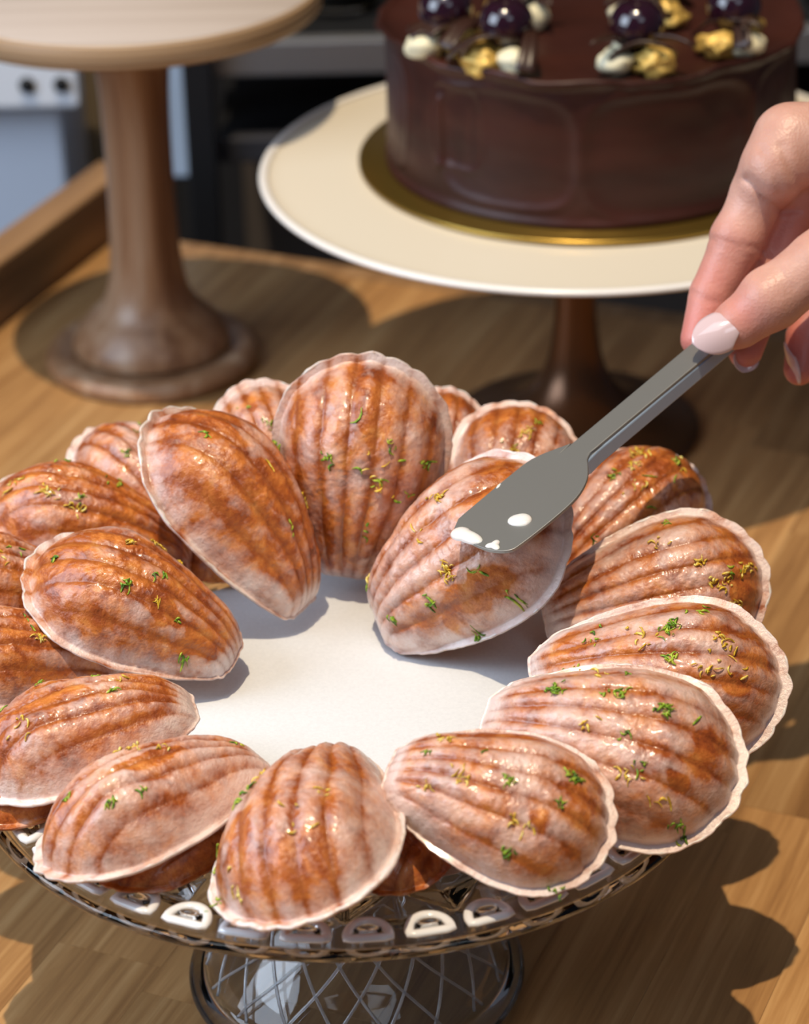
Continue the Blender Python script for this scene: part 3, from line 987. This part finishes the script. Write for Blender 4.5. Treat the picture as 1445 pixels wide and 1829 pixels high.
# the bottom layer that the ring leans on
LOWER = [
    ((-0.0517, 0.7111, 0.111), (-0.0988, 0.6783, 0.111), 'bare brown madeleine lying flat beneath the pointed one at front left'),
    ((-0.0878, 0.7455, 0.111), (-0.153, 0.7211, 0.111), 'bare brown madeleine beneath the cracked-glaze one at left edge'),
    ((0.0103, 0.7139, 0.111), (-0.0153, 0.6684, 0.111), 'dark madeleine in the gap beneath the two foremost ones'),
    ((-0.091, 0.8866, 0.111), (-0.058, 0.8646, 0.111), 'dark bare madeleine in the gap between the deep brown one and the tilted one'),
]
ZEST = {  # (x, y, count, spread) lime list, lemon list ; y<0 is the lower edge
    'K': ([(-.25, .10, 26, .022), (-.02, .12, 14, .03), (.16, .10, 18, .022), (.05, -.02, 4, .02), (.28, .10, 1, .0), (.12, -.12, 6, .02), (.3, -.25, 10, .02), (.0, .2, 3, .05), (.05, -.28, 4, .01)],
          [(-.12, .22, 6, .04), (.08, -.16, 9, .03), (-.1, -.02, 5, .03), (.22, -.2, 4, .05)]),
    'J': ([(.05, .16, 22, .03), (.06, .02, 14, .02), (-.25, .12, 6, .04), (.15, .22, 5, .05), (-.3, .0, 3, .03)],
          [(-.06, .12, 10, .06), (.25, .1, 14, .04), (.18, -.02, 9, .03), (.3, .0, 5, .04)]),
    'L': ([(.27, .12, 26, .03), (.02, .0, 12, .018), (.25, -.02, 5, .015), (.1, -.25, 8, .018), (-.12, .1, 3, .01), (.33, -.28, 6, .02), (-.35, .05, 4, .01)],
          [(-.3, .14, 14, .03), (-.18, -.02, 12, .035), (.1, -.15, 8, .04), (-.3, -.08, 5, .02)]),
    'M': ([(-.05, -.16, 7, .018), (.02, -.18, 6, .015), (-.42, .02, 4, .02), (.3, -.3, 4, .02), (.1, -.3, 5, .02)],
          [(-.15, -.14, 6, .03), (.2, .05, 5, .05), (.36, -.2, 6, .03), (.1, .15, 4, .03)]),
    'N': ([(.3, .0, 5, .015), (.18, .2, 7, .015), (.05, .2, 4, .01), (-.4, .0, 3, .02)], [(.0, -.1, 8, .04), (-.1, .0, 5, .05)]),
    'O': ([(-.2, .05, 9, .018), (-.12, -.12, 6, .02), (.1, -.2, 5, .02), (.3, -.1, 4, .03)], [(-.25, -.02, 4, .03), (.2, .1, 7, .05)]),
    'P': ([(.05, .12, 8, .018), (-.05, .0, 6, .02), (.38, .05, 5, .02), (-.2, .12, 4, .02), (-.3, .2, 5, .015)], [(.02, -.22, 26, .03), (.12, -.1, 8, .012), (-.1, -.22, 8, .012), (-.1, .1, 4, .02)]),
    'Q': ([(.1, .1, 6, .03), (-.05, -.1, 6, .05), (.2, -.2, 5, .04)], [(.25, .1, 14, .04), (.1, .15, 10, .03), (.4, .0, 10, .03)]),
    'R': ([(.0, .0, 4, .05)], [(.1, .1, 4, .05)]),
    'S': ([(.0, .0, 4, .05)], [(-.05, .1, 10, .02)]),
    'A': ([(.1, .1, 7, .03), (-.05, .0, 6, .05), (.2, -.1, 5, .05)], [(.0, -.1, 14, .06)]),
    'B': ([(.1, -.2, 5, .02), (-.2, .05, 3, .02), (.3, .1, 4, .02)], [(-.15, -.15, 8, .018), (.05, .0, 1, .0), (-.35, -.2, 8, .02)]),
    'C': ([(.1, .1, 8, .03), (.2, .0, 6, .03), (.3, .1, 4, .03)], [(.0, .0, 18, .06)]),
    'D': ([(.1, .12, 8, .02), (.28, .02, 1, .0), (.2, -.12, 5, .04), (.08, .0, 1, .0), (.02, -.08, 4, .02), (-.2, -.05, 3, .03), (.1, -.25, 8, .015), (-.05, -.2, 4, .02)], [(.1, -.05, 5, .06), (.0, -.12, 4, .04)]),
    'E': ([(.1, .1, 4, .05)], [(.0, .0, 5, .05)]),
    'F': ([(.3, -.05, 5, .015), (.1, .1, 3, .04)], [(.2, .0, 12, .03), (.05, .05, 12, .03)]),
    'G': ([(-.15, -.18, 8, .02), (-.35, -.12, 5, .012), (-.1, -.3, 6, .015), (.1, -.2, 4, .02), (-.42, .1, 4, .01), (.15, -.3, 5, .015)], [(.0, -.15, 16, .03), (.1, .12, 12, .03), (-.4, .12, 8, .02), (.0, .0, 4, .06)]),
    'H': ([(.0, .12, 6, .03), (.1, .0, 1, .0), (.2, -.08, 1, .0), (.0, -.12, 1, .0), (.3, .0, 8, .02), (-.1, -.2, 8, .03)], [(.2, .16, 18, .04), (.1, .1, 10, .03), (.3, -.05, 8, .05), (.0, .0, 6, .04)]),
    'I': ([(.0, -.12, 12, .02), (.1, .28, 4, .01), (-.2, .3, 4, .02), (.32, -.02, 5, .02)], [(.28, -.05, 20, .04), (.2, .05, 9, .02), (.4, .0, 12, .03), (.05, .18, 7, .03), (.3, -.15, 10, .03)]),
}


BARE = {  # torn or thin places in the glaze: x, y, half length, half width
    'B': [(-.02, .02, .16, .07), (.28, .02, .10, .06)], 'M': [(.20, -.16, .14, .08), (.30, .12, .06, .05)], 'J': [(.30, -.06, .06, .05)], 'K': [(.33, .04, .05, .07), (.26, -.12, .05, .03)],
    'L': [(.20, -.10, .06, .06)], 'N': [(-.02, .06, .16, .05), (.32, .0, .06, .05)], 'O': [(.05, .02, .22, .07), (.30, .05, .10, .06)], 'G': [(.05, -.24, .20, .05), (.30, -.05, .10, .12)],
    'P': [(.05, -.10, .30, .05), (-.1, .12, .22, .05)], 'D': [(.30, -.02, .08, .10), (-.25, .0, .12, .10)], 'I': [(.34, -.10, .07, .10)], 'H': [(.22, .04, .10, .10)],
}


def place(root, N, W, hint):
    N, W = Vector(N), Vector(W)
    F = frame_from(W - N, hint).to_4x4()
    s = (W - N).length / ML
    root.matrix_world = Matrix.Translation((N + W) / 2) @ F @ Matrix.Scale(s, 4)


for i, (key, N, W, hint, gl, wf, arcs, label) in enumerate(MADS):
    seed = 40 + 13 * i
    hm = 1.0
    me, edge3 = make_madeleine(seed, wf, hm, BARE.get(key, ()))
    root = link('madeleine', me)
    root['glaze'] = gl
    tag(root, label, 'madeleine', G0)
    place(root, N, W, hint)
    rim_icing(edge3, seed, {'M': 0.0010, 'O': 0.0012, 'B': 0.0007}  .get(key, 0.00048), root, arcs)
    lime, lemon = ZEST[key]
    z1 = link('lime_zest', zest_mesh(lime, seed + 1, wf, hm, seed), MAT['lime'], root, smooth=False); tag(z1, kind='stuff')
    z2 = link('lemon_zest', zest_mesh(lemon, seed + 2, wf, hm, seed), MAT['lemon'], root, smooth=False); tag(z2, kind='stuff')
for i, (N, W, label) in enumerate(LOWER):
    me, edge3 = make_madeleine(500 + 13 * i, 1.0, 0.72)
    root = link('madeleine', me)
    root['glaze'] = -1.6
    tag(root, label, 'madeleine', 'bottom layer of madeleines on the glass stand')
    place(root, N, W, (0, 0, 1))

# ------------------------------------------------------------------ spatula
TIP = Vector((0.0235, 0.7865, 0.1668))
GRIP = Vector((0.1095, 0.8680, 0.1987))
sp = thing('icing_spatula', 'small steel icing spatula with white icing on its blade, held by the hand', 'spatula', (0, 0, 0))
SF = frame_from(GRIP - TIP, (-0.55, -0.45, 0.80)).to_4x4() @ Matrix.Diagonal((1, 1.12, 1, 1))
sp.matrix_world = Matrix.Translation(TIP) @ SF
# outline in the blade plane: x along, y = towards the upper left (+)
blade = [(-0.0012, 0.0085), (-0.0030, 0.0010), (-0.0030, -0.0080), (0.0000, -0.0138), (0.005, -0.0152), (0.020, -0.0158), (0.032, -0.0152), (0.041, -0.0122), (0.0470, -0.0078), (0.0500, -0.0052), (0.054, -0.0040), (0.060, -0.0040),
         (0.175, -0.0046), (0.178, -0.003), (0.178, 0.003), (0.175, 0.0046), (0.060, 0.0044), (0.054, 0.0050), (0.048, 0.0078), (0.043, 0.0100), (0.036, 0.0112), (0.012, 0.0112), (0.0025, 0.0108)]


def extrude_outline(name, pts, z0, z1, mat, parent, bevel=0.0003):
    bm = bmesh.new()
    a = [bm.verts.new((x, y, z0)) for x, y in pts]
    b = [bm.verts.new((x, y, z1)) for x, y in pts]
    n = len(pts)
    bm.faces.new(b); bm.faces.new(a[::-1])
    for i in range(n):
        bm.faces.new((a[i], a[(i + 1) % n], b[(i + 1) % n], b[i]))
    bmesh.ops.recalc_face_normals(bm, faces=bm.faces)
    if bevel:
        es = [e for e in bm.edges if abs(e.verts[0].co.z - e.verts[1].co.z) < 1e-9]
        bmesh.ops.bevel(bm, geom=es, offset=bevel, segments=2, affect='EDGES', profile=0.5)
    me = bpy.data.meshes.new(name); bm.to_mesh(me); bm.free()
    return link(name, me, mat, parent, smooth=False)


def dense(pts, k=5):
    q = smooth_prof([pts[-1]] + pts + [pts[0]], k)
    q = q[k:-k - 1]
    return [tuple(p) for p in q]


extrude_outline('blade', dense(blade, 4), -0.0006, 0.0006, MAT['steel'], sp, 0.00025)
# deep solid bar under the handle, ending in a curved heel behind the blade
heel = [(0.0475, -0.0046), (0.0500, -0.0052), (0.0560, -0.0046), (0.172, -0.0044), (0.172, 0.0036), (0.062, 0.0036), (0.056, 0.003), (0.050, 0.000)]
extrude_outline('handle_bar', heel, -0.0062, -0.00062, MAT['steelside'], sp, 0.0005)


def drop(pts, r, parent, name='icing_drop'):
    P = np.zeros((24, 10, 3))
    for i in range(24):
        a = 2 * PI * i / 24
        R = r * pts(a)
        for j in range(10):
            t = j / 9
            P[i, j] = (R * math.cos(a) * math.sin(t * PI / 2), R * math.sin(a) * math.sin(t * PI / 2), 0.45 * r * math.cos(t * PI / 2))
    return link(name, grid_mesh(name, P, close_u=True), MAT['drip'], parent)


MAT['drip'] = simple('wet_icing', (0.80, 0.78, 0.76), 0.12, 0, Coat_Weight=0.8, Subsurface_Weight=0.2, Subsurface_Scale=0.003)
d1 = drop(lambda a: 1 + 0.45 * max(0, math.cos(a - 2.2)) ** 3, 0.0032, sp); d1.location = (0.0140, -0.0075, 0.0005)
d2 = drop(lambda a: 1 + 0.5 * abs(math.sin(a)) + .12 * math.sin(3 * a), 0.0036, sp); d2.location = (-0.0012, 0.0030, 0.0002); d2.scale = (0.75, 1.15, 1.2)
d3 = drop(lambda a: 1 + 0.3 * math.sin(3 * a + 1), 0.0022, sp); d3.location = (-0.0004, -0.0080, 0.0004)
d4 = drop(lambda a: 1 + 0.3 * math.sin(2 * a), 0.0012, sp); d4.location = (0.0240, 0.0108, 0.0003); d4.scale = (1.6, .6, .7)

# ------------------------------------------------------------------ hand (one continuous surface from blended tapering limbs)
CAMP = Vector((0, 0, 0.60095))


def ray(px, py, d):
    """a point of the hand, measured as depth d before the lens"""
    return np.array(CAMP + d * (fw + rt2 * ((px - 722.5) / 4837.6) - up2 * ((py - 914.5) / 4837.6)))


D0 = 0.957
MM = 0.001
limbs = []     # list of chains of (point, radius), blend


def chain(pts):
    return [(ray(x, y, D0 + dd * MM), r * MM) for x, y, dd, r in pts]


index = chain([(1248, 606, 9, 6.6), (1270, 528, 10, 7.9), (1316, 432, 9, 9.0), (1356, 345, 6, 10.2), (1412, 252, 0, 13.4), (1560, 250, 2, 15)])
thumb = chain([(1284, 597, -7.5, 6.6), (1318, 578, -9, 8.8), (1380, 535, -11, 10.8), (1462, 468, -13, 11.0), (1560, 400, -10, 13), (1690, 330, 0, 17)])
middle = chain([(1331, 628, 14, 6.2), (1350, 565, 15, 7.2), (1384, 470, 17, 8.4), (1415, 370, 17, 9.2), (1480, 290, 16, 12), (1600, 260, 12, 15)])
ring = chain([(1428, 660, 20, 5.8), (1437, 600, 22, 6.6), (1480, 510, 25, 7.6), (1520, 400, 28, 8.2), (1550, 320, 28, 12), (1640, 280, 20, 15)])
pinky = chain([(1520, 660, 30, 5.2), (1530, 600, 32, 6.0), (1565, 520, 36, 6.8), (1600, 430, 38, 7.4), (1620, 350, 38, 11), (1690, 300, 28, 14)])
palm = [chain([(1430, 262, 4, 13), (1700, 300, 10, 20)]), chain([(1500, 280, 16, 13), (1720, 310, 14, 20)]), chain([(1560, 320, 26, 12), (1740, 320, 18, 19)]),
        chain([(1620, 350, 34, 11), (1760, 330, 20, 18)]), chain([(1720, 310, 12, 21), (1850, 330, 14, 21), (2100, 330, 14, 26), (2600, 300, 20, 34)])]


def cap_sdf(P, ch):
    out = None
    for (a, ra), (b, rb) in zip(ch[:-1], ch[1:]):
        ab = b - a
        h = np.clip(((P - a) @ ab) / (ab @ ab), 0, 1)
        hs = h
        d = np.linalg.norm(P - a - h[..., None] * ab, axis=-1) - (ra + (rb - ra) * hs)
        out = d if out is None else smin(out, d, 0.0015)
    return out


def smin(a, b, k):
    h = np.clip(0.5 + 0.5 * (b - a) / k, 0, 1)
    return b * (1 - h) + a * h - k * h * (1 - h)


allp = np.array([p for c in [index, thumb, middle, ring, pinky] + palm[:4] for p, r in c])
lo = allp.min(0) - 0.02
hi = allp.max(0) + 0.02
hi[0] = min(hi[0], 0.235)
STEP = 0.00115
gx, gy, gz = [np.arange(lo[i], hi[i], STEP) for i in range(3)]
G = np.stack(np.meshgrid(gx, gy, gz, indexing='ij'), -1).astype(np.float32)
fi = [cap_sdf(G, c) for c in (index, thumb, middle, ring, pinky)]
pm = None
for c in palm:
    d = cap_sdf(G, c)
    pm = d if pm is None else smin(pm, d, 0.008)
S_ = pm
for d in fi:
    # fingers blend into the palm but stay apart from one another
    S_ = smin(S_, d, 0.0035)
# webbing / thenar pad and knuckle swells
for (x, y, dd, r, k) in ((1316, 425, 8, 9.0, 4), (1372, 528, -13, 9.6, 4), (1385, 300, -4, 11, 7)):
    c = ray(x, y, D0 + dd * MM)
    S_ = smin(S_, np.linalg.norm(G - c, axis=-1) - r * MM, k * MM)


def groove(pts, r, depth):
    """press a thin line into the skin"""
    global S_
    Q = [ray(x, y, D0 + dd * MM) for x, y, dd in pts]
    dmin = None
    for a, b in zip(Q[:-1], Q[1:]):
        # distance measured across the view so the line follows the surface
        ab = b - a
        n = np.array(fw)
        def flat(v): return v - (v @ n)[..., None] * n
        abf = ab - (ab @ n) * n
        pf = flat(G - a)
        h = np.clip((pf @ abf) / (abf @ abf), 0, 1)
        d = np.linalg.norm(pf - h[..., None] * abf, axis=-1)
        dmin = d if dmin is None else np.minimum(dmin, d)
    dd = Q[0] @ n
    near = np.exp(-(((G @ n) - dd) / 0.012) ** 4)
    S_ = S_ + depth * MM * np.exp(-(dmin / (r * MM)) ** 2) * near


groove([(1270, 424, 2), (1320, 440, 0), (1366, 444, 2)], 0.9, 0.8)
groove([(1277, 438, 2), (1320, 452, 0), (1362, 462, 2)], 0.8, 0.45)
groove([(1236, 520, 4), (1262, 536, 2), (1284, 540, 4)], 0.8, 0.55)
groove([(1331, 322, 0), (1362, 352, -3), (1400, 372, -4), (1440, 366, -4)], 1.3, 1.5)
groove([(1352, 268, -2), (1372, 300, -6), (1392, 345, -6)], 1.2, 0.7)
groove([(1390, 265, -8), (1412, 312, -10), (1450, 345, -10)], 1.4, 0.8)
for k in range(4):
    groove([(1352 + 11 * k, 486 - 5 * k, -18), (1364 + 12 * k, 512 - 3 * k, -19), (1384 + 11 * k, 540 - 8 * k, -18)], 0.8, 0.5)


def surface_nets(S, origin, step):
    nx, ny, nz = S.shape
    ins = S < 0
    c = np.zeros((nx - 1, ny - 1, nz - 1), np.int8)
    for dx in (0, 1):
        for dy in (0, 1):
            for dz in (0, 1):
                c += ins[dx:nx - 1 + dx, dy:ny - 1 + dy, dz:nz - 1 + dz]
    act = (c > 0) & (c < 8)
    ids = -np.ones(act.shape, int)
    cells = np.argwhere(act)
    ids[act] = np.arange(len(cells))
    acc = np.zeros((len(cells), 3)); cnt = np.zeros(len(cells))
    corners = [(dx, dy, dz) for dx in (0, 1) for dy in (0, 1) for dz in (0, 1)]
    for a in corners:
        for ax in range(3):
            if a[ax]: continue
            b = list(a); b[ax] = 1
            va = S[cells[:, 0] + a[0], cells[:, 1] + a[1], cells[:, 2] + a[2]]
            vb = S[cells[:, 0] + b[0], cells[:, 1] + b[1], cells[:, 2] + b[2]]
            cr = (va < 0) != (vb < 0)
            t = np.where(cr, va / np.where(cr, va - vb, 1), 0)
            p = np.tile(np.array(a, float), (len(cells), 1)); p[:, ax] += t
            acc[cr] += p[cr]; cnt[cr] += 1
    V = (cells + acc / cnt[:, None]) * step + origin
    F = []
    for ax in range(3):
        u, v = [(1, 2), (2, 0), (0, 1)][ax]
        sl0 = [slice(None)] * 3; sl1 = [slice(None)] * 3
        sl0[ax] = slice(0, -1); sl1[ax] = slice(1, None)
        A, B = ins[tuple(sl0)], ins[tuple(sl1)]
        E_ = np.argwhere(A != B)
        E_ = E_[(E_[:, u] > 0) & (E_[:, v] > 0) & (E_[:, u] < S.shape[u] - 1) & (E_[:, v] < S.shape[v] - 1)]
        def cid(du, dv):
            q = E_.copy(); q[:, u] -= du; q[:, v] -= dv
            return ids[q[:, 0], q[:, 1], q[:, 2]]
        quad = np.stack([cid(1, 1), cid(0, 1), cid(0, 0), cid(1, 0)], -1)
        flip = ~A[E_[:, 0], E_[:, 1], E_[:, 2]]
        quad[flip] = quad[flip][:, ::-1]
        F.append(quad)
    return V, np.concatenate(F)


HV, HF = surface_nets(S_, lo, STEP)
hand = None
# flushed fingertips and joints
fl = np.zeros(len(HV))
for (x, y, dd, r, s) in ((1240, 600, 5, 22, .9), (1262, 500, 2, 16, .6), (1300, 450, 2, 14, .4), (1330, 560, -14, 10, .75), (1300, 610, -6, 8, .5), (1335, 630, 12, 14, .9), (1425, 640, 18, 26, 1.0), (1440, 590, 20, 24, .7), (1400, 430, 15, 16, .8), (1345, 500, 4, 12, .6), (1440, 440, 20, 20, .8)):
    c = ray(x, y, D0 + dd * MM)
    fl = np.maximum(fl, s * np.exp(-(np.linalg.norm(HV - c, axis=1) / (r * MM)) ** 2))
hme = raw_mesh('hand', HV, HF, dict(flush=fl))
bm = bmesh.new(); bm.from_mesh(hme)
bmesh.ops.holes_fill(bm, edges=[e for e in bm.edges if e.is_boundary], sides=0)
bmesh.ops.recalc_face_normals(bm, faces=bm.faces)
bm.to_mesh(hme); bm.free()
hand = link('hand', hme, MAT['skin'])
sm = hand.modifiers.new('smooth', 'SMOOTH'); sm.factor = 0.5; sm.iterations = 2
tag(hand, "person's bare hand with pale pink nails pinching the spatula handle, entering from the right", 'hand')


def nail(c, along, normal, L, W, curl=0.55, tipx=0.0):
    """almond nail plate, curved across; along points to the free edge"""
    F = frame_from(along, normal)
    n, m = 22, 15
    U, T = np.meshgrid(np.linspace(0, 1, n), np.linspace(-1, 1, m), indexing='ij')
    w = W / 2 * np.where(U < .5, (1 - ((.5 - U) / .5) ** 3.2 * .75), (1 - np.clip((U - .5) / .5, 0, 1) ** 2.4) ** .75)
    w = np.maximum(w, 0.0001)
    x = (U - .5) * L
    # rounded cuticle end
    x = x + (T ** 2) * L * 0.32 * np.clip(1 - U * 2, 0, 1)
    y = T * w
    z = -(y / (W / 2)) ** 2 * W * 0.5 * curl * .6 - ((U - .45) ** 2) * L * 0.30
    A = np.stack([x, y, z], -1)
    B = A.copy(); B[..., 2] -= 0.0005
    V = np.concatenate([A, B[:, ::-1]], 1)
    me = grid_mesh('fingernail', V, close_v=True)
    bm = bmesh.new(); bm.from_mesh(me)
    bmesh.ops.holes_fill(bm, edges=[e for e in bm.edges if e.is_boundary], sides=0)
    bmesh.ops.recalc_face_normals(bm, faces=bm.faces)
    bm.to_mesh(me); bm.free()
    o = link('fingernail', me, MAT['nail'], hand)
    o.matrix_world = Matrix.Translation(Vector(c)) @ F.to_4x4()
    return o


view = -np.array(fw)
na = Vector(ray(1252, 606, D0) - ray(1333, 572, D0))
nail(ray(1287, 589, D0 - 0.0176), na, Vector(view) + 0.22 * Vector(up2) - .05 * Vector(rt2), 0.0215, 0.0150, 0.75)
nail(ray(1329, 641, D0 + 0.0125), Vector(ray(1326, 665, D0) - ray(1340, 600, D0)) , -Vector(view) * .4 - Vector(rt2) * .3 + Vector(fw) * .5, 0.0100, 0.0100)
nail(ray(1408, 650, D0 + 0.0165), Vector(ray(1430, 690, D0) - ray(1400, 600, D0)), -Vector(rt2) * 1.0 + Vector(view) * .15, 0.0165, 0.0095)
nail(ray(1247, 640, D0 + 0.0155), Vector(ray(1250, 670, D0) - ray(1250, 600, D0)), Vector(fw), 0.0140, 0.0100)
nail(ray(1515, 672, D0 + 0.034), Vector(ray(1515, 700, D0) - ray(1520, 640, D0)), Vector(fw) - .5 * Vector(rt2), 0.0130, 0.0090)
